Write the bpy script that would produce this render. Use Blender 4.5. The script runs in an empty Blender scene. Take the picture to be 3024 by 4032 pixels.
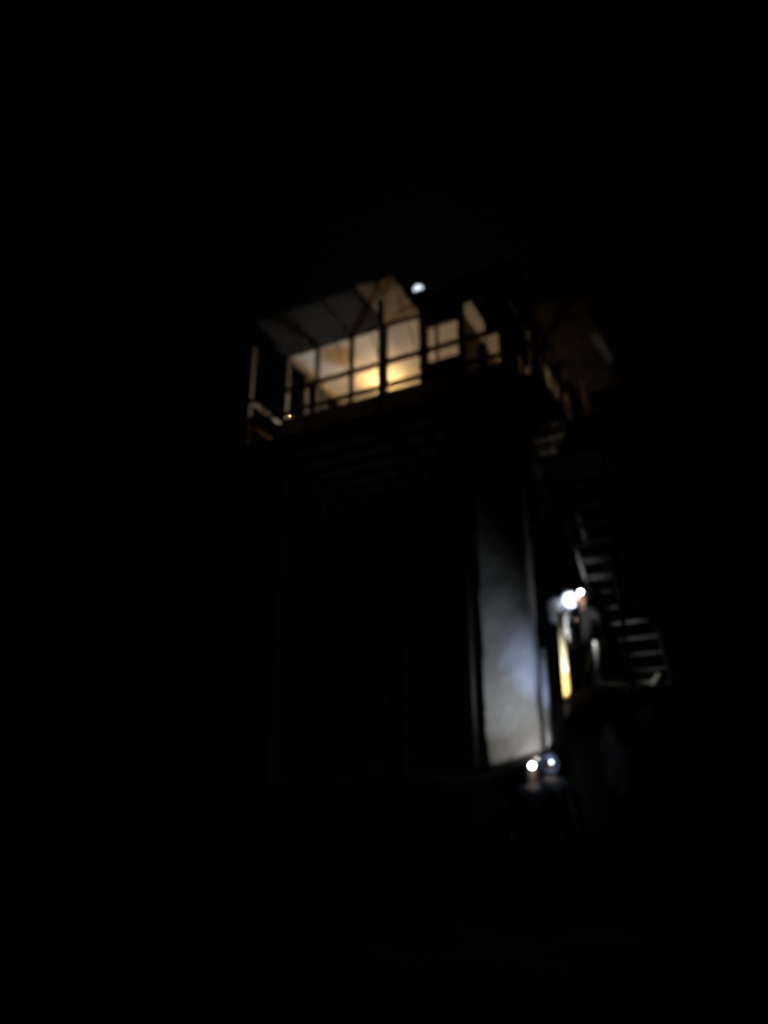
import bpy, bmesh, math, random
from mathutils import Vector, Matrix, noise
random.seed(7)
R = math.radians
col = bpy.context.scene.collection
scn = bpy.context.scene

# ------------------------------------------------------------ helpers
def link(o, parent=None):
    col.objects.link(o)
    if parent: o.parent = parent
    return o

def tag(o, label=None, cat=None, group=None, kind=None):
    if label: o['label'] = label
    if cat: o['category'] = cat
    if group: o['group'] = group
    if kind: o['kind'] = kind
    return o

def empty(name, loc, rz=0):
    o = bpy.data.objects.new(name, None)
    o.location = loc; o.rotation_euler = (0, 0, rz); o.empty_display_size = .2
    return link(o)

class MB:
    def __init__(self): self.bm = bmesh.new()
    def box(self, x0, x1, y0, y1, z0, z1, bev=0.0):
        vs = [self.bm.verts.new((x, y, z)) for x in (x0, x1) for y in (y0, y1) for z in (z0, z1)]
        fs = [(0,1,3,2),(4,6,7,5),(0,4,5,1),(2,3,7,6),(0,2,6,4),(1,5,7,3)]
        fc = [self.bm.faces.new([vs[i] for i in f]) for f in fs]
        if bev:
            es = {e for f in fc for e in f.edges}
            bmesh.ops.bevel(self.bm, geom=list(es), offset=bev, segments=1, affect='EDGES')
        return self
    def bar(self, a, b, w, h, up=(0,0,1)):
        a, b = Vector(a), Vector(b); d = (b-a).normalized(); up = Vector(up)
        s = d.cross(up)
        if s.length < 1e-3: s = d.cross(Vector((0,1,0)))
        s.normalize(); t = s.cross(d)
        vs = []
        for p in (a, b):
            for q, r in ((-1,-1),(1,-1),(1,1),(-1,1)):
                vs.append(self.bm.verts.new(p + s*q*w/2 + t*r*h/2))
        for f in ((3,2,1,0),(4,5,6,7),(0,1,5,4),(1,2,6,5),(2,3,7,6),(3,0,4,7)):
            self.bm.faces.new([vs[i] for i in f])
        return self
    def tube(self, pts, rads, seg=12, caps=True):
        pts = [Vector(p) for p in pts]
        if not isinstance(rads, (list, tuple)): rads = [rads]*len(pts)
        rings = []; s = None
        for i, p in enumerate(pts):
            d = (pts[min(i+1, len(pts)-1)] - pts[max(i-1, 0)]).normalized()
            if s is None:
                s = d.cross(Vector((0,0,1)))
                if s.length < 1e-3: s = Vector((1,0,0))
            else:
                s = s - d*s.dot(d)
            s.normalize(); t = d.cross(s)
            rings.append([self.bm.verts.new(p + (s*math.cos(2*math.pi*k/seg) + t*math.sin(2*math.pi*k/seg))*rads[i]) for k in range(seg)])
        for i in range(len(rings)-1):
            for k in range(seg):
                self.bm.faces.new((rings[i][k], rings[i][(k+1)%seg], rings[i+1][(k+1)%seg], rings[i+1][k]))
        if caps:
            self.bm.faces.new(rings[0][::-1]); self.bm.faces.new(rings[-1])
        return self
    def poly(self, pts): self.bm.faces.new([self.bm.verts.new(p) for p in pts]); return self
    def hull(self, pts):
        vs = [self.bm.verts.new(p) for p in pts]
        bmesh.ops.convex_hull(self.bm, input=vs); return self
    def build(self, name, mat, parent=None, smooth=False, loc=None):
        bmesh.ops.recalc_face_normals(self.bm, faces=self.bm.faces)
        me = bpy.data.meshes.new(name); self.bm.to_mesh(me); self.bm.free()
        me.materials.append(mat)
        if smooth:
            for p in me.polygons: p.use_smooth = len(p.vertices) < 5
        o = bpy.data.objects.new(name, me)
        if loc: o.location = loc
        return link(o, parent)

# ------------------------------------------------------------ materials
def mat(name, c1, c2=None, scale=4, rough=.8, bump=.3, stretch=(1,1,1), metal=0, detail=8, bscale=None):
    m = bpy.data.materials.new(name); m.use_nodes = True
    n, l = m.node_tree.nodes, m.node_tree.links
    p = n['Principled BSDF']; p.inputs['Roughness'].default_value = rough; p.inputs['Metallic'].default_value = metal
    tc = n.new('ShaderNodeTexCoord'); mp = n.new('ShaderNodeMapping'); mp.inputs['Scale'].default_value = stretch
    l.new(tc.outputs['Object'], mp.inputs['Vector'])
    nz = n.new('ShaderNodeTexNoise'); nz.inputs['Scale'].default_value = scale; nz.inputs['Detail'].default_value = detail
    nz.inputs['Roughness'].default_value = .65
    l.new(mp.outputs[0], nz.inputs['Vector'])
    rp = n.new('ShaderNodeValToRGB'); rp.color_ramp.elements[0].position = .35; rp.color_ramp.elements[1].position = .68
    rp.color_ramp.elements[0].color = (*c1, 1); rp.color_ramp.elements[1].color = (*(c2 or c1), 1)
    l.new(nz.outputs['Fac'], rp.inputs[0]); l.new(rp.outputs[0], p.inputs['Base Color'])
    if bump:
        nb = n.new('ShaderNodeTexNoise'); nb.inputs['Scale'].default_value = bscale or scale*4; nb.inputs['Detail'].default_value = 6
        l.new(mp.outputs[0], nb.inputs['Vector'])
        b = n.new('ShaderNodeBump'); b.inputs['Strength'].default_value = bump; b.inputs['Distance'].default_value = .02
        l.new(nb.outputs['Fac'], b.inputs['Height']); l.new(b.outputs[0], p.inputs['Normal'])
    return m

def emit(name, c, s):
    m = bpy.data.materials.new(name); m.use_nodes = True
    n, l = m.node_tree.nodes, m.node_tree.links
    n.remove(n['Principled BSDF']); e = n.new('ShaderNodeEmission')
    e.inputs[0].default_value = (*c, 1); e.inputs[1].default_value = s
    l.new(e.outputs[0], n['Material Output'].inputs[0]); return m

def glass(name, amt=.12):
    m = bpy.data.materials.new(name); m.use_nodes = True
    n, l = m.node_tree.nodes, m.node_tree.links
    n.remove(n['Principled BSDF'])
    t = n.new('ShaderNodeBsdfTransparent'); t.inputs[0].default_value = (.93,.95,.94,1)
    g = n.new('ShaderNodeBsdfGlossy'); g.inputs['Roughness'].default_value = .02
    x = n.new('ShaderNodeMixShader'); x.inputs[0].default_value = amt
    l.new(t.outputs[0], x.inputs[1]); l.new(g.outputs[0], x.inputs[2]); l.new(x.outputs[0], n['Material Output'].inputs[0])
    return m

M = dict(
    wood=mat('weathered_wood', (.10,.07,.045), (.2,.145,.1), 3, .85, .35, (1,1,6)),
    rail=mat('rail_wood', (.14,.095,.06), (.24,.17,.11), 4, .8, .3, (1,1,1)),
    deck=mat('deck_plank', (.07,.055,.04), (.13,.1,.07), 5, .85, .35, (.4,4,1)),
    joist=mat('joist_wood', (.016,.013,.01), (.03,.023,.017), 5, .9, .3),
    wallw=mat('painted_wall', (.22,.17,.12), (.30,.24,.18), 5, .7, .2),
    inner=mat('interior_board', (.38,.27,.17), (.5,.37,.25), 3, .7, .2, (1,1,5)),
    ceil=mat('ceiling_paint', (.62,.58,.50), (.74,.70,.62), 1.4, .75, .15),
    frame=mat('window_frame_paint', (.10,.085,.06), (.16,.13,.1), 6, .6, .2),
    shut=mat('shutter_board', (.018,.015,.012), (.034,.028,.021), 3, .85, .3, (5,1,1)),  # same boards where lantern light misses them, shade put into the colour
    shutp=mat('pale_shutter_board', (.34,.24,.14), (.62,.48,.31), 1.6, .8, .3, (1,1.6,1)),  # lamplit patch beside the door put into a paler board colour
    shutr=mat('grey_shutter_board', (.06,.058,.052), (.10,.095,.085), 3, .85, .3, (5,1,1)),
    tread=mat('dark_tread', (.012,.012,.012), (.026,.025,.024), 9, .8, .2),
    roof=mat('roof_shingle', (.03,.028,.026), (.06,.055,.05), 6, .9, .6),
    stone=mat('rough_concrete', (.27,.265,.25), (.47,.455,.43), 2.2, .9, .6, (1,1,.8), bscale=14),
    pierback=mat('pier_patch', (.2,.2,.19), (.35,.34,.32), 2.5, .9, .6),
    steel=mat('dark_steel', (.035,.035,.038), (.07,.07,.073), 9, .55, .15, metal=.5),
    galv=mat('galvanised_steel', (.3,.3,.31), (.45,.45,.46), 9, .5, .15, metal=.4),
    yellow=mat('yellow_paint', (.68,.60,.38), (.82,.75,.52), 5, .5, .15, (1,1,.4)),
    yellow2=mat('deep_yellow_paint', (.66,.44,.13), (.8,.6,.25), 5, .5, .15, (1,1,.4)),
    brown=mat('brown_brace', (.35,.25,.13), (.5,.37,.2), 5, .8, .3),
    ground=mat('rocky_ground', (.035,.032,.028), (.085,.078,.068), 1.3, .95, 1.0, bscale=5),
    rock=mat('boulder_rock', (.05,.048,.045), (.12,.115,.105), 2, .95, 1.0, bscale=7),
    palerock=mat('pale_rock', (.3,.3,.26), (.5,.49,.43), 4, .95, .8),
    skin=mat('skin', (.45,.28,.2), (.52,.33,.24), 12, .55, .1),
    hair=mat('hair', (.03,.02,.015), (.06,.04,.03), 40, .6, .3),
    navy=mat('navy_cloth', (.02,.025,.045), (.035,.04,.07), 30, .85, .3),
    paleblue=mat('pale_blue_cloth', (.34,.42,.58), (.46,.55,.70), 9, .8, .3),
    white=mat('white_cloth', (.66,.70,.78), (.8,.83,.88), 9, .8, .3),
    grey=mat('grey_cloth', (.07,.075,.085), (.12,.125,.14), 20, .85, .3),
    dark=mat('dark_trousers', (.02,.02,.022), (.04,.04,.043), 20, .85, .3),
    boot=mat('boot_leather', (.03,.022,.016), (.05,.038,.028), 20, .7, .3),
    black=mat('black_plastic', (.02,.02,.02), (.03,.03,.03), 20, .4, 0),
    eye=mat('eye', (.6,.6,.6), (.65,.65,.65), 5, .2, 0),
    glass=glass('window_glass', .012),
    warmglow=emit('lantern_flame', (1,.66,.3), 40),
    coolglow=emit('white_lantern_tube', (.9,.95,1), 16),
    moon=emit('moon_surface', (.82,.9,1), 1.5),
)

# ------------------------------------------------------------ world, moonlight
SUN_EL, SUN_AZ = R(38), R(2.5)
w = bpy.data.worlds.new("World"); scn.world = w; w.use_nodes = True
wn, wl = w.node_tree.nodes, w.node_tree.links
sky = wn.new('ShaderNodeTexSky'); sky.sky_type = 'NISHITA'; sky.sun_disc = False
sky.sun_elevation = SUN_EL; sky.sun_rotation = SUN_AZ
wl.new(sky.outputs[0], wn['Background'].inputs[0]); wn['Background'].inputs[1].default_value = .00005
sl = bpy.data.lights.new('moonlight', 'SUN'); sl.energy = .0015; sl.angle = R(.5); sl.color = (.75,.85,1)
so = bpy.data.objects.new('moonlight', sl); link(so)

# ------------------------------------------------------------ camera (phone, held upright, tilted up)
cam = bpy.data.cameras.new('camera'); co = bpy.data.objects.new('camera', cam); link(co)
CZ = 1.6; PITCH = R(22.7)
co.location = (0, 0, CZ); co.rotation_euler = (R(90)+PITCH, 0, 0)
cam.sensor_fit = 'VERTICAL'; cam.sensor_height = 36; cam.lens = 36*3140/4032
cam.clip_end = 5000; cam.clip_start = .05
cam.dof.use_dof = True; cam.dof.focus_distance = .5; cam.dof.aperture_fstop = 6.2
scn.camera = co

def wray(px, py):     # direction through a point of the photograph
    f = 3140; dx = (px-1512)/f; dy = (2016-py)/f; c, s = math.cos(PITCH), math.sin(PITCH)
    return Vector((dx, c-dy*s, s+dy*c)).normalized()

# ------------------------------------------------------------ frame of the lookout
NX, NY = 2.6239, 11.6159; ANG = R(-27.3); FZ = 9.07
ex = Vector((math.cos(ANG), math.sin(ANG), 0)); ey = Vector((-math.sin(ANG), math.cos(ANG), 0))
def W(x, y, z=0): return Vector((NX, NY, FZ)) + ex*x + ey*y + Vector((0,0,z))

# ------------------------------------------------------------ ground
def sst(a, b, x):
    t = max(0, min(1, (x-a)/(b-a))); return t*t*(3-2*t)
def lerp_table(x, tb):
    if x <= tb[0][0]: return tb[0][1]
    for (a, u), (b, v) in zip(tb, tb[1:]):
        if x <= b: return u + (v-u)*(x-a)/(b-a)
    return tb[-1][1]
def ground_z(x, y):
    low = .075*max(y, -40)
    top = lerp_table(x, [(-25,-3), (-6,1.6), (0,2.45), (1.3,2.52), (1.9,2.68), (2.38,2.85), (2.48,3.12), (2.58,3.52), (2.75,3.66), (3.2,3.76), (3.6,3.80), (6,3.78), (14,2.2), (30,-2)])
    k = sst(10.35+.25*math.sin(x*1.7), 11.75, y)
    z = low*(1-k) + top*k
    z -= sst(22, 75, y)*28
    z += noise.noise(Vector((x*.5, y*.5, 3)))*.22*(1 if y < 9 else .25) + noise.noise(Vector((x*2.1, y*2.1, 9)))*.06
    if math.hypot(x, y) < 3: z = z*math.hypot(x, y)/3
    return z
def axis(lo, hi, c0, c1, fine, coarse):
    v = []; x = lo
    while x < hi:
        v.append(x)
        x += fine if c0 <= x < c1 else min(coarse, max(fine, .12*(c0-x if x < c0 else x-c1)+fine))
    v.append(hi); return v
xs = axis(-160, 160, -5, 8, .14, 8); ys = axis(-40, 220, 5, 17, .14, 8)
bm = bmesh.new()
gv = [[bm.verts.new((x, y, ground_z(x, y))) for y in ys] for x in xs]
for i in range(len(xs)-1):
    for j in range(len(ys)-1):
        bm.faces.new((gv[i][j], gv[i+1][j], gv[i+1][j+1], gv[i][j+1]))
me = bpy.data.meshes.new('ground'); bm.to_mesh(me); bm.free(); me.materials.append(M['ground'])
for p in me.polygons: p.use_smooth = True
g = link(bpy.data.objects.new('ground', me)); g['kind'] = 'structure'

# ------------------------------------------------------------ moon
md = wray(1648, 1141)
bm = bmesh.new(); bmesh.ops.create_uvsphere(bm, u_segments=32, v_segments=16, radius=1500*math.tan(R(.33)))
me = bpy.data.meshes.new('moon'); bm.to_mesh(me); bm.free(); me.materials.append(M['moon'])
moon = link(bpy.data.objects.new('moon', me)); moon.location = Vector((0,0,CZ)) + md*1500
tag(moon, 'small blurred white moon just above the roof edge of the lookout', 'moon')
so.rotation_euler = (-md).to_track_quat('-Z', 'Y').to_euler()
sky.sun_elevation = math.asin(md.z); sky.sun_rotation = math.atan2(md.x, md.y)

# ------------------------------------------------------------ fire lookout
T = empty('fire_lookout', W(0,0,0), ANG)
tag(T, 'raised wooden fire lookout with lamp-lit windows, open shutters and railed catwalk above a concrete pier', 'lookout tower')
S = 6.1                                   # catwalk square: x -6.1..0, y 0..6.1
CX0, CX1, CY0, CY1 = -5.75, -.65, .70, 5.45
SILL, HEAD, CEIL = .82, 2.48, 2.62

# deck planks, fascia, joists
b = MB(); n = 40
for i in range(n):
    x0 = -S + i*S/n
    b.box(x0+.0012, x0+S/n-.0012, 0, S, -.045, random.uniform(-.002, .002))
b.build('deck', M['deck'], T)
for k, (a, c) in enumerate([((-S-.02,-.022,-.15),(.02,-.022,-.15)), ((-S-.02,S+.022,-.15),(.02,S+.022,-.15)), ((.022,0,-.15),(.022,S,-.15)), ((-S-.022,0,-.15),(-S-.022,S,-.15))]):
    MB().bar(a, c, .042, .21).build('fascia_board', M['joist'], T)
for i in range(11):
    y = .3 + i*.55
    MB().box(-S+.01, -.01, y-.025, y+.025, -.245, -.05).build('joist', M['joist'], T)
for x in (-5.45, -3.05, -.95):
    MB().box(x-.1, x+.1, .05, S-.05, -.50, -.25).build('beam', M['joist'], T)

# piers
def pier(x0, x1, y0, y1, zb, zt, name='pier'):
    b = MB(); bm2 = b.bm
    nz, nx, ny = 60, 9, 5
    ring = []
    per = [(x0+(x1-x0)*i/nx, y0) for i in range(nx)] + [(x1, y0+(y1-y0)*i/ny) for i in range(ny)] + \
          [(x1-(x1-x0)*i/nx, y1) for i in range(nx)] + [(x0, y1-(y1-y0)*i/ny) for i in range(ny)]
    cx, cy = (x0+x1)/2, (y0+y1)/2
    for j in range(nz+1):
        z = zb + (zt-zb)*j/nz; r = []
        for (x, y) in per:
            k = 1; lean_ = .09*max(0, 1-j/nz/.16) if x < -1.0 else 0
            d = noise.noise(Vector((x*2.2, y*2.2, z*1.6)))*.035 + noise.noise(Vector((x*7, y*7, z*7)))*.014
            v = Vector((x-cx, y-cy, 0)).normalized()
            r.append(bm2.verts.new((cx+(x-cx)*k+v.x*d+lean_, cy+(y-cy)*k+v.y*d, z)))
        ring.append(r)
    m_ = len(per)
    for j in range(nz):
        for k in range(m_): bm2.faces.new((ring[j][k], ring[j][(k+1)%m_], ring[j+1][(k+1)%m_], ring[j+1][k]))
    bm2.faces.new(ring[0][::-1]); bm2.faces.new(ring[-1])
    return b.build(name, M['stone'], T)
pier(-1.35, -.53, .30, .60, -6.9, -.51)
for (x, y, z) in ((-5.45,.4,-7.6), (-5.45,5.5,-7.0), (-.95,5.5,-6.6)):
    MB().box(x-.13, x+.13, y-.13, y+.13, z, -.505, .015).build('timber_leg', M['roof'], T)
MB().tube([(-1.56,.36,-6.8),(-1.56,.36,-.6)], .03, 10).build('conduit_pipe', M['steel'], T, True)

# rails
for (a, c, pa) in [((-S,0),(0,0),1), ((0,0),(0,S),0), ((-S,0),(-S,S),0), ((-S,S),(0,S),1)]:
    for z, h in ((1.05,.10), (.53,.09)):
        e = .046
        if pa: A_, B_ = (a[0]+e, a[1], z), (c[0]-e, c[1], z)
        else: A_, B_ = (a[0], a[1]+e, z), (c[0], c[1]-e, z)
        if (a, c) == ((0,0),(0,S)):        # gap where the stair arrives
            MB().bar((0,e,z), (0,1.45,z), .045, h).build('rail', M['rail'], T)
            MB().bar((0,2.5,z), (0,3.75,z), .045, h).build('rail', M['rail'], T)
            MB().bar((0,3.87,z), (0,S-e,z), .045, h).build('rail', M['rail'], T)
        else: MB().bar(A_, B_, .045, h).build('rail', M['rail'], T)
# posts
def post(x, y, z0, z1, w_=.09): MB().box(x-w_/2, x+w_/2, y-w_/2, y+w_/2, z0, z1, .006).build('post', M['rail'], T)
post(-S, 0, -.3, 2.35); post(-2.98, -.069, -.3, 2.47); post(0, 0, -.3, 1.1)
post(0, 3.81, -.3, 1.95, .12); post(0, S, -.3, 2.35); post(-S, S, -.3, 2.35); post(-3.05, S, -.3, 1.1); post(-S, 3.05, -.3, 1.1)
post(0, 1.5, -.3, 1.1, .07); post(0, 2.46, -.3, 1.1, .07)
MB().bar((-5.62,-.06,.36), (-5.25,-.06,.19), .035, .13).build('brace_board', M['rail'], T)
MB().bar((-S-.05,-.02,.50), (-5.62,-.06,.355), .03, .04).build('brace_rod', M['rail'], T)
MB().bar((-7.0,.1,-.12), (-6.16,.1,-.12), .09, .12).build('outrigger_beam', M['joist'], T)

# cabin: floor, ceiling, low walls, headers, corner posts
MB().box(CX0, CX1, CY0, CY1, .004, .03).build('floor', M['inner'], T)
MB().box(CX0+.061, CX1-.061, CY0+.061, CY1-.061, CEIL, CEIL+.03).build('ceiling', M['ceil'], T)
b = MB()
for i in range(1, 7):
    x = CX0 + .06 + i*.74
    b.box(x-.02, x+.02, CY0+.062, CY1-.062, CEIL-.012, CEIL-.001)
b.build('ceiling_batten', M['ceil'], T)
th = .06
WX = [-5.70, -4.93, -4.09, -3.30, -2.48, -1.60, -.70]         # six bays
WY = [CY0+.05 + i*(CY1-CY0-.1)/6 for i in range(7)]
def wallseg(x0, x1, y0, y1, z0, z1, name='wall'):
    MB().box(x0, x1, y0, y1, z0, z1).build(name, M['wallw'], T)
# front (y = CY0), bay 4 is the door
DO = 4
wallseg(CX0, WX[DO]-.03, CY0, CY0+th, .0, SILL)
wallseg(WX[DO+1]+.03, CX1, CY0, CY0+th, .0, SILL)
wallseg(CX0, CX1, CY0, CY0+th, HEAD, CEIL+.2)
wallseg(CX0, CX1, CY1-th, CY1, .0, SILL); wallseg(CX0, CX1, CY1-th, CY1, HEAD, CEIL+.2)
wallseg(CX0, CX0+th, CY0+th, CY1-th, .0, SILL); wallseg(CX0, CX0+th, CY0+th, CY1-th, HEAD, CEIL+.2)
wallseg(CX1-th, CX1, CY0+th, CY1-th, .0, SILL); wallseg(CX1-th, CX1, CY0+th, CY1-th, HEAD, CEIL+.2)
b = MB()
for k in range(5):
    z = .12 + k*.14
    b.box(CX0-.012, WX[DO]-.04, CY0-.012, CY0-.001, z, z+.125)
    b.box(WX[DO+1]+.04, CX1+.012, CY0-.012, CY0-.001, z, z+.125)
    b.box(CX1+.001, CX1+.012, CY0, CY1, z, z+.125)
b.build('clapboard', M['wallw'], T)

def window(axis_, a0, a1, c, z0, z1, glass_=True, split=None):
    """frame in plane axis_=c from a0 to a1; parts: window > pane"""
    f = MB(); t = .035; d = .06
    def bx(p0, p1, q0, q1, e=0):
        if axis_ == 'y': f.box(p0, p1, c-.004-e, c+d+.004+e, q0, q1)
        else: f.box(c-.004-e, c+d+.004+e, p0, p1, q0, q1)
    bx(a0, a0+t, z0, z1); bx(a1-t, a1, z0, z1)
    bx(a0+t, a1-t, z0, z0+.045); bx(a0+t, a1-t, z1-.045, z1)
    for s_ in (split or []): bx(s_-.014, s_+.014, z0+.045, z1-.045, -.012)
    w_ = f.build('window', M['frame'], T)
    p_ = MB()
    if axis_ == 'y': p_.poly([(a0+t, c+.03, z0+.045), (a1-t, c+.03, z0+.045), (a1-t, c+.03, z1-.045), (a0+t, c+.03, z1-.045)])
    else: p_.poly([(c+.03, a0+t, z0+.045), (c+.03, a1-t, z0+.045), (c+.03, a1-t, z1-.045), (c+.03, a0+t, z1-.045)])
    p_.build('pane', M['glass'], w_)
    return w_
for i in range(6):
    if i != DO:
        wq = window('y', WX[i]+.012, WX[i+1]-.012, CY0, SILL, HEAD, split=([-1.14] if i == 5 else None))
        if i == 5:
            b = MB(); yc = CY0+.09  # dark sheets added to cut the lit pane down to patches
            b.hull([(x, y, z) for y in (yc, yc+.012) for x, z in ((-1.14,1.72), (-.70,1.66), (-.70,2.47), (-1.14,2.47))])
            b.build('curtain', M['navy'], wq)
            b = MB(); b.hull([(x, y, z) for y in (yc, yc+.012) for x, z in ((-1.145,1.80), (-1.145,2.47), (-1.42,2.47), (-1.20,1.98))])
            b.build('curtain', M['navy'], wq)
            b = MB(); b.hull([(x, y, z) for y in (yc+.02, yc+.032) for x, z in ((-.92,.84), (-.92,1.70), (-.71,1.70), (-.71,.84))])
            b.build('curtain', M['navy'], wq)
            b = MB(); b.hull([(x, y, z) for y in (yc+.02, yc+.032) for x, z in ((-1.145,.84), (-1.145,1.45), (-1.34,1.45), (-1.34,.84))])
            b.build('curtain', M['navy'], wq)
    window('y', WX[i]+.012, WX[i+1]-.012, CY1-.06, SILL, HEAD)
    window('x', WY[i]+.012, WY[i+1]-.012, CX0, SILL, HEAD)
    wq = window('x', WY[i]+.012, WY[i+1]-.012, CX1-.06, SILL, HEAD)
    if i < 2:  # dark sheets added to dim the near right side windows
        MB().box(CX1-.10, CX1-.085, WY[i]+.02, WY[i+1]-.02, SILL-.02 if i == 0 else 1.5, HEAD-.01).build('curtain', M['navy'], wq)
# mullion posts between the sashes
for i in range(7):
    for (y, k) in ((CY0, 0), (CY1-.05, 1)):
        MB().box(WX[i]-.011, WX[i]+.011, y-.002, y+.052, SILL, HEAD).build('mullion', M['frame'], T)
    for x in (CX0, CX1-.05):
        MB().box(x-.002, x+.052, WY[i]-.011, WY[i]+.011, SILL, HEAD).build('mullion', M['frame'], T)
# door
dx0, dx1 = WX[DO]+.0, WX[DO+1]-.0
f = MB()
f.box(dx0-.03, dx0+.14, CY0+.002, CY0+.05, .02, HEAD); f.box(dx1-.10, dx1+.03, CY0+.002, CY0+.05, .02, HEAD)
f.box(dx0+.14, dx1-.10, CY0+.002, CY0+.05, .02, 1.28); f.box(dx0+.14, dx1-.10, CY0+.002, CY0+.05, 2.1, HEAD)
xm = dx0+.14+.19
f.box(xm-.03, xm+.03, CY0+.004, CY0+.048, 1.28, 2.1)
dr = f.build('door', M['frame'], T)
MB().poly([(dx0+.14, CY0+.025, 1.28), (dx1-.10, CY0+.025, 1.28), (dx1-.10, CY0+.025, 2.1), (dx0+.14, CY0+.025, 2.1)]).build('pane', M['glass'], dr)
MB().tube([(dx0+.06, CY0, 1.0), (dx0+.06, CY0-.06, 1.0)], [.012,.028], 12).build('handle', M['galv'], dr, True)

# roof: low hip with small overhang, cedar shingle, vent pipe
o_ = .28; zr = CEIL+.22; rx = (CX0+CX1)/2; ry = (CY0+CY1)/2
b = MB(); bm2 = b.bm
def slab(zo):
    return [bm2.verts.new(p) for p in ((CX0-o_, CY0-o_, zr-.06+zo), (CX1+o_, CY0-o_, zr-.06+zo), (CX1+o_, CY1+o_, zr-.06+zo), (CX0-o_, CY1+o_, zr-.06+zo), (rx-.1, ry, zr+.95+zo), (rx+.1, ry, zr+.95+zo))]
lo, hi = slab(0), slab(.07)
for vv, fl in ((lo, 1), (hi, 0)):
    for q in ((0,1,5,4), (1,2,5), (2,3,4,5), (3,0,4)):
        bm2.faces.new([vv[i] for i in (q[::-1] if fl else q)])
for i in range(4): bm2.faces.new((lo[i], lo[(i+1)%4], hi[(i+1)%4], hi[i]))
rf = b.build('roof', M['roof'], T)
MB().tube([(-2.2,4.2,3.2),(-2.2,4.2,4.1)], .07, 14).build('vent_pipe', M['galv'], rf, True)

MB().box(-1.62, -1.58, CY0+.07, 2.95, .03, 2.25).build('partition', M['inner'], T)  # unseen panel added to hold lantern light off the right bays
# shutters propped open over the catwalk
def shutter(face, a0, a1, m, tilt=.05, L=1.25, props=True):
    b = MB(); nb = 5
    root = empty('shutter', (0,0,0)); root.parent = T
    def pt(a, d, z):
        if face == 'front': return (a, CY0-.03-d, HEAD+.02+z)
        return (CX1+.03+d, a, HEAD+.02+z)
    a0 += .03; a1 -= .03
    for k in range(nb):
        p0 = a0+(a1-a0)*k/nb+.003; p1 = a0+(a1-a0)*(k+1)/nb-.003
        b.hull([pt(p, d, tilt*d/L+q) for p in (p0, p1) for d in (0, L) for q in (0, .022)])
    root2 = b.build('board_panel', m, root)
    for d in (.12, L-.14):
        MB().hull([pt(p, dd, tilt*dd/L+q) for p in (a0+.03, a1-.03) for dd in (d, d+.09) for q in (-.026, -.001)]).build('batten', m, root)
    if props:
        am = a1-.05
        MB().tube([pt(am, .0, -.9), pt(am, L-.25, tilt*.8-.03)], .010, 6).build('prop_rod', M['steel'], root)
    return root
for i in range(3): shutter('front', WX[i], WX[i+1], M['shut'])
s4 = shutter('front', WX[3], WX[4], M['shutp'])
for i in range(1, 6): shutter('right', WY[i], WY[i+1], M['shutr'])

# ------------------------------------------------------------ lamps and furniture in the cabin
def light(name, kind, loc, energy, color, size=.05, target=None, spot=None, blend=.5, parent=None):
    l = bpy.data.lights.new(name, kind); l.energy = energy; l.color = color
    l.shadow_soft_size = size
    if kind == 'SPOT': l.spot_size = spot; l.spot_blend = blend
    o = bpy.data.objects.new(name, l); o.location = loc
    if target is not None: o.rotation_euler = (Vector(target)-Vector(loc)).to_track_quat('-Z', 'Y').to_euler()
    link(o, parent); return o

def lantern(loc, hang, m, label, energy, color, rad=.05):
    t = empty('lantern', loc); tag(t, label, 'lantern')
    MB().tube([(0,0,0),(0,0,.02),(0,0,.07),(0,0,.08)], [.06,.07,.07,.045], 16).build('fuel_base', M['steel'], t, True)
    MB().tube([(0,0,.085),(0,0,.11),(0,0,.15),(0,0,.19)], [.03,.042,.042,.03], 16).build('glowing_mantle', m, t, True)
    gl = MB().tube([(0,0,.08),(0,0,.13),(0,0,.18),(0,0,.21)], [.05,.062,.06,.045], 18, caps=False).build('globe', M['glass'], t, True)
    MB().tube([(0,0,.212),(0,0,.235),(0,0,.26)], [.06,.045,.015], 16).build('cap', M['steel'], t, True)
    pts = [(.07*math.cos(a), 0, .2+.13*math.sin(a)) for a in [math.pi*k/10 for k in range(11)]]
    MB().tube(pts, .004, 6).build('bail_handle', M['steel'], t, True)
    if hang: MB().tube([(0,0,.33),(0,0,hang)], .004, 6).build('hook_wire', M['steel'], t)
    light('lantern_light', 'POINT', (0,0,.15), energy, color, rad, parent=t)
    return t
WARM = (1,.56,.22)
lantern(W(-4.4,2.72,2.17), .45, M['warmglow'], 'bright warm lantern hanging from the ceiling behind the middle windows of the lookout', 380, WARM)
lantern(W(-3.3,1.35,.86), 0, M['warmglow'], 'small warm lantern standing on the table behind the window beside the door', 100, WARM)
lantern(W(-4.8,1.4,.86), 0, M['coolglow'], 'white camping lantern standing on the bench behind the far left windows', 380, (.80,.90,1))
lantern(W(-1.15,3.7,.86), 0, M['warmglow'], 'dim warm lantern standing inside the right side windows', 60, WARM)  # added lamp, unseen, brightens the far post and right shutters
def table(x0, x1, y0, y1, label, cat):
    t = empty(cat, W((x0+x1)/2, (y0+y1)/2, .03), ANG); tag(t, label, cat)
    a, b_ = (x1-x0)/2, (y1-y0)/2
    MB().box(-a, a, -b_, b_, .79, .825, .005).build('tabletop', M['inner'], t)
    for sx in (-1, 1):
        for sy in (-1, 1):
            MB().box(sx*(a-.06)-.03, sx*(a-.06)+.03, sy*(b_-.06)-.03, sy*(b_-.06)+.03, 0, .79).build('leg', M['inner'], t)
table(-3.6, -2.5, 1.0, 1.7, 'wooden table under the small warm lantern inside the lookout', 'table')
table(-1.5, -.8, 3.3, 4.1, 'wooden stand under the dim lantern at the right side windows', 'stand')
table(-5.6, -4.5, 1.2, 1.9, 'wooden bench under the white lantern at the far left windows', 'bench')

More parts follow.
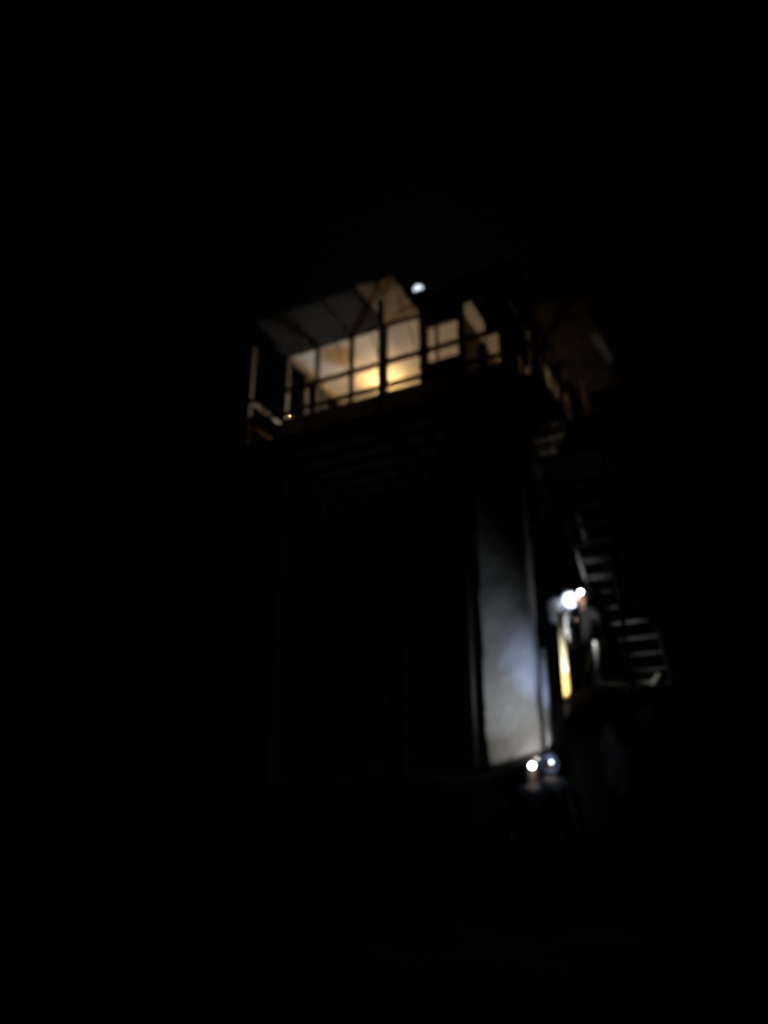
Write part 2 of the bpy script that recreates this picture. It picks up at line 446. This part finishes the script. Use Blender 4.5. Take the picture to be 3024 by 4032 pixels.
# ------------------------------------------------------------ staircase on the right side
ST = empty('staircase', W(0,0,0), ANG)
tag(ST, 'steep open staircase of thin treads climbing the right side of the lookout', 'staircase')
def flight(x0, x1, ya, za, yb, zb, n_):
    for k in range(n_):
        t = (k+.5)/n_; y = ya+(yb-ya)*t; z = za+(zb-za)*t
        MB().box(x0+.03, x1-.03, y-.12, y+.12, z-.035, z, .004).build('tread', M['tread'], ST)
    for x in (x0, x1):
        MB().bar((x, ya, za-.05), (x, yb, zb-.05), .04, .2).build('stringer', M['steel'], ST)
    for x in (x0, x1):
        MB().tube([(x, ya, za+.9), (x, yb, zb+.9)], .018, 8).build('handrail', M['steel'], ST)
        for t in (.04, .5, .96):
            y = ya+(yb-ya)*t; z = za+(zb-za)*t
            MB().tube([(x, y, z), (x, y, z+.9)], .014, 8).build('baluster', M['steel'], ST)
flight(.22, 1.12, 3.3, -5.5, -.2, -2.2, 15)
MB().box(.18, 1.16, -1.1, -.2, -2.25, -2.2).build('landing', M['joist'], ST)
flight(.08, .98, -.2, -2.2, 1.95, -.0, 11)
MB().tube([(.07,.14,-3.85), (.07,.14,-2.26)], .042, 14).build('support_post', M['steel'], ST, True)  # dark steel puts the shaded top of the yellow post into colour
MB().tube([(1.1,-1.0,-5.9), (1.1,-1.0,-2.26)], .035, 10).build('support_post', M['steel'], ST, True)

# the yellow and the grey posts beside it
def world_post(name, x, y, z0, z1, r, m, label, cat, extra=None):
    t = empty(name, W(x, y, z0)); tag(t, label, cat)
    MB().tube([(0,0,0),(0,0,z1-z0-.015),(0,0,z1-z0)], [r,r,r*.7], 18).build('shaft', m, t, True)
    return t
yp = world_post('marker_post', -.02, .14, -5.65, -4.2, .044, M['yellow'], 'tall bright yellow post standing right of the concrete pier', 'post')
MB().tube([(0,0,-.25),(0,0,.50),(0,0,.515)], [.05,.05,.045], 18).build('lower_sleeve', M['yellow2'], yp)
br = empty('diagonal_brace', W(.14,.3,-5.4)); tag(br, 'thin brown board leaning between the yellow post and the grey post', 'brace')
a_, c_ = Vector((0,0,0)), W(.36,.4,-4.72)-W(.14,.3,-5.4)
MB().bar(a_, c_, .045, .03).build('board', M['brown'], br)

wp = world_post('pale_post', -.36, .20, -6.7, -4.72, .055, M['galv'], 'pale round post against the right edge of the concrete pier', 'post')
# low fence beyond, on the right
def at(px, py, d):
    r_ = wray(px, py); return Vector((0,0,CZ)) + r_*(d/r_.y)
gb, gt = at(2369, 2712, 12.05), at(2346, 2528, 12.05)
gp = empty('railing_post', gb); tag(gp, 'short grey post standing right of the yellow post', 'post')
MB().tube([(0,0,-.1), gt-gb, gt-gb+Vector((0,0,.012))], [.045,.045,.03], 16).build('shaft', M['galv'], gp, True)
fn = empty('rail_fence', at(2400, 2700, 13.5)); tag(fn, 'low pale rail fence of broken horizontal rails at the lower right', 'fence')
o0 = at(2400, 2700, 13.5)
def frail(pts, h, d=13.5):
    P = [at(x, y, d)-o0 for x, y in pts]
    MB().tube(P, h, 8).build('rail', M['palerock'], fn, True)
frail([(2425,2628),(2500,2640),(2620,2648)], .03)
frail([(2385,2675),(2470,2684),(2560,2690),(2640,2685),(2760,2683)], .032)
frail([(2460,2592),(2620,2596)], .022, 13.7)
for (x, y0, y1) in ((2392,2640,2720),(2600,2590,2720),(2728,2650,2720)):
    MB().tube([at(x, y1, 13.55)-o0, at(x, y0, 13.55)-o0], .035, 8).build('post', M['joist'], fn, True)
MB().bar(at(2555, 2712, 13.4)-o0, at(2640, 2570, 13.4)-o0, .1, .04).build('brace_board', M['palerock'], fn)

def boulder(loc, r, seed, label, m=None, sz=(1,1,.8)):
    bm = bmesh.new(); bmesh.ops.create_icosphere(bm, subdivisions=4, radius=1)
    for v in bm.verts:
        n1 = noise.noise(v.co*1.1 + Vector((seed,0,0)))*.45 + noise.noise(v.co*3 + Vector((0,seed,0)))*.14 + noise.cell(v.co*2.3+Vector((seed,)*3))*.06
        v.co = v.co*(1+n1)*r; v.co.x *= sz[0]; v.co.y *= sz[1]; v.co.z *= sz[2]
    me = bpy.data.meshes.new('boulder'); bm.to_mesh(me); bm.free(); me.materials.append(m or M['rock'])
    o = link(bpy.data.objects.new('boulder', me)); o.location = loc; o.rotation_euler.z = seed
    tag(o, label, 'boulder'); return o
boulder(at(2640, 2640, 13.9), .21, 3.1, 'pale knobbly boulder behind the brace of the low fence', M['palerock'], (1,.8,1))
boulder((3.45,10.75,2.6), .7, 5.2, 'big dark boulder in front of the yellow post', None, (1.05,.8,.8))
boulder((5.1,10.9,2.55), .85, 8.4, 'wide dark boulder in front of the low fence', None, (1.4,.8,.75))

# ------------------------------------------------------------ people
def skin_mesh(name, joints, edges, m, parent, sub=2, root=0):
    me = bpy.data.meshes.new(name)
    me.from_pydata([j[0] for j in joints], edges, [])
    o = link(bpy.data.objects.new(name, me))
    sk = o.modifiers.new('skin', 'SKIN'); sk.use_smooth_shade = True
    for i, j in enumerate(joints):
        r_ = j[1] if isinstance(j[1], tuple) else (j[1], j[1])
        me.skin_vertices[0].data[i].radius = r_
        me.skin_vertices[0].data[i].use_root = (i == root)
    sb = o.modifiers.new('subsurf', 'SUBSURF'); sb.levels = sub; sb.render_levels = sub
    dg = bpy.context.evaluated_depsgraph_get(); dg.update()
    ev = o.evaluated_get(dg); nm = bpy.data.meshes.new_from_object(ev)
    bpy.data.objects.remove(o); bpy.data.meshes.remove(me)
    nm.name = name; nm.materials.clear(); nm.materials.append(m)
    for p in nm.polygons: p.use_smooth = True
    o = link(bpy.data.objects.new(name, nm), parent)
    return o

def person(loc, rz, label, jacket, trousers, hat, arms, pack=None, lean=0.0, hood=None):
    """1.75 m figure, faces -y before rz.  arms: ((elbow),(wrist)) for left (+x) and right (-x)"""
    P = empty('person', loc, rz); tag(P, label, 'person', 'hikers with lights at the foot of the lookout')
    J = []; E = []
    def add(p, r, par=None):
        J.append((Vector(p), r))
        if par is not None: E.append((par, len(J)-1))
        return len(J)-1
    pel = add((0,0,.95), (.125,.09)); bel = add((0,0,1.10), (.12,.09), pel); che = add((0,-lean*.5,1.30), (.16,.115), bel)
    upc = add((0,-lean,1.42), (.13,.09), che); nek = add((0,-lean,1.50), .055, upc); he0 = add((0,-lean-.01,1.58), .075, nek)
    he1 = add((0,-lean-.01,1.66), .088, he0); he2 = add((0,-lean,1.72), .07, he1)
    for s_ in (1, -1):
        hp = add((s_*.095,0,.88), .095, pel); kn = add((s_*.11,-.02,.50), .062, hp)
        an = add((s_*.12,.02,.10), .042, kn); he = add((s_*.12,-.02,.045), .040, an); add((s_*.13,-.17,.03), .032, he)
        sh = add((s_*.19,-lean,1.41), .062, upc)
        el_, wr_ = arms[0 if s_ == 1 else 1]
        el = add((s_*el_[0], el_[1], el_[2]), .045, sh); wr = add((s_*wr_[0], wr_[1], wr_[2]), .028, el)
        wv = Vector((s_*wr_[0], wr_[1], wr_[2])); ev = Vector((s_*el_[0], el_[1], el_[2]))
        d = (wv-ev).normalized(); side = d.cross(Vector((1,0,0))) ; side = side.normalized()
        nrm = d.cross(side)
        pm = add(wv+d*.05, (.036,.02), wr)
        for k, (off, ln) in enumerate(((-.027,.062),(-.009,.07),(.009,.066),(.027,.052))):
            f0 = add(wv+d*.085+side*off, .0095, pm); f1 = add(wv+d*(.085+ln*.5)+side*off*1.1+nrm*.008, .0085, f0)
            add(wv+d*(.085+ln*.85)+side*off*1.1+nrm*.028, .007, f1)
        t0 = add(wv+d*.035-side*.04, .011, pm); add(wv+d*.075-side*.058+nrm*.012, .009, t0)
    body = skin_mesh('body', J, E, M['skin'], P)
    # face details worked into the same mesh
    hc = Vector((0,-lean-.01,1.65))
    for v in body.data.vertices:
        q = v.co - hc
        if q.length < .17 and q.y < -.03:
            if abs(q.x) < .02 and -.045 < q.z < .015: v.co.y -= .022*(1-abs(q.x)/.02)
            for sx in (-1, 1):
                if (q.x-sx*.032)**2+(q.z-.012)**2 < .0004: v.co.y += .008
            if abs(q.x) < .025 and -.075 < q.z < -.06: v.co.y += .004
    b = MB()
    for sx in (-1, 1):
        mt = Matrix.Translation(hc+Vector((sx*.032,-.078,.012)))
        bmesh.ops.create_uvsphere(b.bm, u_segments=10, v_segments=8, radius=.012, matrix=mt)
    b.build('eyes', M['eye'], P, True)
    # jacket with hood/collar and sleeves
    J2 = []; E2 = []
    def ad(p, r, par=None):
        J2.append((Vector(p), r))
        if par is not None: E2.append((par, len(J2)-1))
        return len(J2)-1
    a_0 = ad((0,0,.76), (.20,.15)); a = ad((0,0,.86), (.20,.15), a_0); a1_ = ad((0,0,1.0), (.18,.14), a); a2 = ad((0,0,1.15), (.165,.13), a1_)
    a3 = ad((0,-lean*.5,1.32), (.19,.145), a2); a4 = ad((0,-lean,1.44), (.15,.11), a3); ad((0,-lean+.01,1.515), .078, a4)
    for s_ in (1, -1):
        sh = ad((s_*.20,-lean,1.41), .082, a4); el_, wr_ = arms[0 if s_ == 1 else 1]
        mid = (Vector((s_*.20,-lean,1.41))+Vector((s_*el_[0],el_[1],el_[2])))/2
        m1 = ad(mid, .068, sh); e1 = ad((s_*el_[0],el_[1],el_[2]), .064, m1); ad((s_*wr_[0],wr_[1],wr_[2]), .045, e1)
    skin_mesh('jacket', J2, E2, jacket, P)
    # trousers
    J3 = [(Vector((0,0,.95)), (.165,.125))]; E3 = []
    for s_ in (1, -1):
        J3.append((Vector((s_*.095,0,.86)), .108)); E3.append((0, len(J3)-1))
        J3.append((Vector((s_*.11,-.02,.50)), .078)); E3.append((len(J3)-2, len(J3)-1))
        J3.append((Vector((s_*.12,.02,.06)), .07)); E3.append((len(J3)-2, len(J3)-1))
    skin_mesh('trousers', J3, E3, trousers, P)
    for s_ in (1, -1):
        skin_mesh('boot', [(Vector((s_*.12,.03,.24)), .068), (Vector((s_*.12,.03,.055)), .066), (Vector((s_*.13,-.10,.045)), (.062,.055)), (Vector((s_*.135,-.20,.04)), (.055,.045))], [(0,1),(1,2),(2,3)], M['boot'], P)
    # knit hat: dome over the skull
    b = MB(); b.tube([hc+Vector((0,.012,.028)), hc+Vector((0,.012,.06)), hc+Vector((0,.012,.10)), hc+Vector((0,.012,.125)), hc+Vector((0,.012,.135))], [.102,.104,.085,.05,.012], 22)
    b.build('knit_hat', hat, P, True)
    if hood:      # hood: open shell round the head, face free
        bm = bmesh.new(); bmesh.ops.create_uvsphere(bm, u_segments=24, v_segments=16, radius=1)
        for v in bm.verts:
            v.co = Vector((v.co.x*.128, v.co.y*.145+.02, v.co.z*.165-.0)) + hc
            if v.co.z < hc.z-.08: v.co.x *= 1.1
        dl = [f for f in bm.faces if f.calc_center_median().y < hc.y-.055 and abs(f.calc_center_median().z-hc.z) < .10]
        bmesh.ops.delete(bm, geom=dl, context='FACES')
        me_ = bpy.data.meshes.new('hood'); bm.to_mesh(me_); bm.free(); me_.materials.append(hood)
        for p_ in me_.polygons: p_.use_smooth = True
        ho = link(bpy.data.objects.new('hood', me_), P)
        so_ = ho.modifiers.new('thick', 'SOLIDIFY'); so_.thickness = .012
    if pack:
        b = MB(); b.box(-.17,.17,.13-lean*.4,.34,1.3,1.72,.06); b.build('backpack', pack, P)
    return P
REST = ((.27,.03,1.16), (.29,-.06,.92))
HOLD = ((.29,.02,1.14), (.15,-.22,1.20))

def headlamp(loc, rz, energy, color, label, m, pitch=0, r=.03, spot=R(100)):
    t = empty('headlamp', loc, rz); tag(t, label, 'headlamp')
    MB().tube([(0,-.004,0),(0,-.034,0)], [r+.012, r+.010], 20).build('housing', M['black'], t, True)
    MB().tube([(0,-.035,0),(0,-.038,0)], [r, r*.98], 24).build('lens', m, t)
    b = MB(); n_ = 28
    pts = [(.108*math.sin(2*math.pi*k/n_), .112-.112*math.cos(2*math.pi*k/n_)+.004, 0) for k in range(n_+1)]
    b.tube(pts, .009, 6); b.build('strap', M['black'], t, True)
    return t

def gz(p): return ground_z(p.x, p.y)
cool = (.80,.88,1)
lens1 = emit('lamp_lens', (.95,.98,1), 14)
lens2 = emit('lamp_lens_dim', (.85,.92,1), 6)
def face_dir(rz): return Vector((math.sin(rz), -math.cos(rz), 0))
# P1: faces the camera, headlamp on
L1 = at(2095, 3016, 10.35)
rz1 = math.atan2(-L1.x, L1.y)*-1 if False else math.atan2(-L1.x, L1.y)
def stand_under(L, rz, h=1.70):
    f_ = face_dir(rz)
    return Vector((L.x, L.y, L.z-h)) - f_*.12
p1 = stand_under(L1, rz1)
person(p1, rz1, 'person in dark jacket facing the camera below the pier, round white headlamp on the forehead', M['navy'], M['dark'], M['navy'], (REST, REST))
headlamp(L1, rz1, 0, cool, 'round white headlamp shining at the camera at the foot of the pier', lens1, r=.036)
# P2: pale hood next to him, lit by a dimmer lamp
L2 = at(2168, 3002, 10.75); rz2 = math.atan2(-L2.x, L2.y)+R(14)
p2 = stand_under(L2, rz2, 1.66)
person(p2, rz2, 'person with a pale blue hood up at the right of the pier foot', M['grey'], M['dark'], M['paleblue'], (REST, REST), hood=M['paleblue'])
headlamp(L2, rz2, 0, cool, 'softer bluish headlamp on the pale blue hood, beside the brighter one', lens2, r=.02)
# P3: up on the rock, headlamp
L3 = at(2286, 2334, 12.3); rz3 = math.atan2(-L3.x, L3.y)
p3 = stand_under(L3, rz3)
person(p3, rz3, 'person in black jacket under the stairs with the upper of the headlamps', M['dark'], M['dark'], M['navy'], (REST, HOLD))
headlamp(L3, rz3, 0, cool, 'upper round white headlamp, above the yellow post', lens1, r=.036)
t3 = p3 + Matrix.Rotation(rz3, 3, 'Z') @ Vector((-.12,-.36,1.22))  # unseen hand lamp added to light the grey post
ht = empty('torch', t3); tag(ht, 'small dark torch in the hand of the person in the black jacket', 'torch')
MB().tube([(-.02,.15,-.02),(0,.03,0),(0,.02,0),(0,0,0)], [.013,.013,.02,.02], 14).build('barrel', M['black'], ht, True)
MB().tube([(0,-.001,0),(0,-.004,0)], [.018,.018], 18).build('lens', M['grey'], ht)
# P4: white hood, strongly lit, turned to the right, pack at his back
H4 = at(2243, 2366, 12.62)
p4 = Vector((H4.x, H4.y, H4.z-1.66))
person(p4, R(62), 'person in bright white hood with a pack, behind the top of the yellow post', M['white'], M['dark'], M['white'], (REST, REST), pack=M['grey'], hood=M['white'])

# unseen lamp added on the rock to light the foot of the pier
pb = at(2128, 2985, 11.5)
tt = empty('torch', pb); tag(tt, 'small torch lying on the rock ledge against the foot of the pier', 'torch')
tdir = (W(-1.0,.3,-5.6)-pb).normalized()
MB().tube([tdir*-.13, tdir*-.03, tdir*-.02, tdir*0], [.014,.014,.022,.022], 14).build('barrel', M['black'], tt, True)
MB().tube([tdir*.001, tdir*.004], [.02,.02], 18).build('lens', lens2, tt)

# light of the lamps, plus added spots for pier, posts and fence
light('headlamp_light', 'SPOT', L3+Vector((-.08,-.06,-.01)), 40, cool, .02, target=H4+Vector((-.02,0,-.03)), spot=R(75), blend=.9)
light('headlamp_light', 'POINT', L3+face_dir(rz3)*.10, .8, cool, .02)
light('headlamp_light', 'SPOT', L3+Vector((.06,-.07,.0)), 105, (1,.98,.93), .02, target=at(2700,2664,13.5), spot=R(34), blend=1)  # extra spot added beside the headlamp to light the fence
light('headlamp_light', 'SPOT', L3+Vector((.05,-.10,-.02)), 10, (1,.98,.93), .02, target=at(2362,2640,12.05), spot=R(26), blend=1)  # extra spot added beside the headlamp to light the grey post
light('torch_light', 'SPOT', t3+Vector((.02,-.03,0)), 24, (1,.97,.9), .02, target=at(2357,2615,12.05), spot=R(44), blend=1)  # beam of the added hand lamp onto the grey post
light('headlamp_light', 'POINT', L1+face_dir(rz1)*.09+Vector((0,0,-.05)), .35, cool, .02)
light('headlamp_light', 'POINT', L2+face_dir(rz2)*.10, .55, (.62,.74,1), .02)
light('torch_light', 'SPOT', pb+tdir*.02, 20, (1,.97,.93), .02, target=W(-1.1,.3,-5.9), spot=R(120), blend=1)  # beam of the added lamp on the ledge
light('torch_light', 'SPOT', L2+Vector((.05,.1,.15)), 170, (.40,.55,1), .02, target=W(-.55,.3,-5.0), spot=R(30), blend=1)  # blue spot added behind the hood to tint the pier
light('torch_light', 'SPOT', L2+Vector((-.1,.1,.15)), 92, (.80,.88,1), .02, target=W(-1.2,.3,-5.0), spot=R(62), blend=1)  # pale spot added behind the hood to brighten the pier
# added beam that brightens the yellow post, no lamp at its source
light('torch_light', 'SPOT', pb+Vector((.10,-.42,-.02)), 650, (1,.95,.86), .02, target=W(-.02,.14,-5.03), spot=R(22), blend=1)

# ------------------------------------------------------------ output
scn.render.engine = 'CYCLES'
scn.view_settings.view_transform = 'Standard'; scn.view_settings.look = 'None'
scn.view_settings.exposure = 0; scn.view_settings.gamma = 1
scn.cycles.sample_clamp_indirect = 2
scn.cycles.max_bounces = 8; scn.cycles.transparent_max_bounces = 12
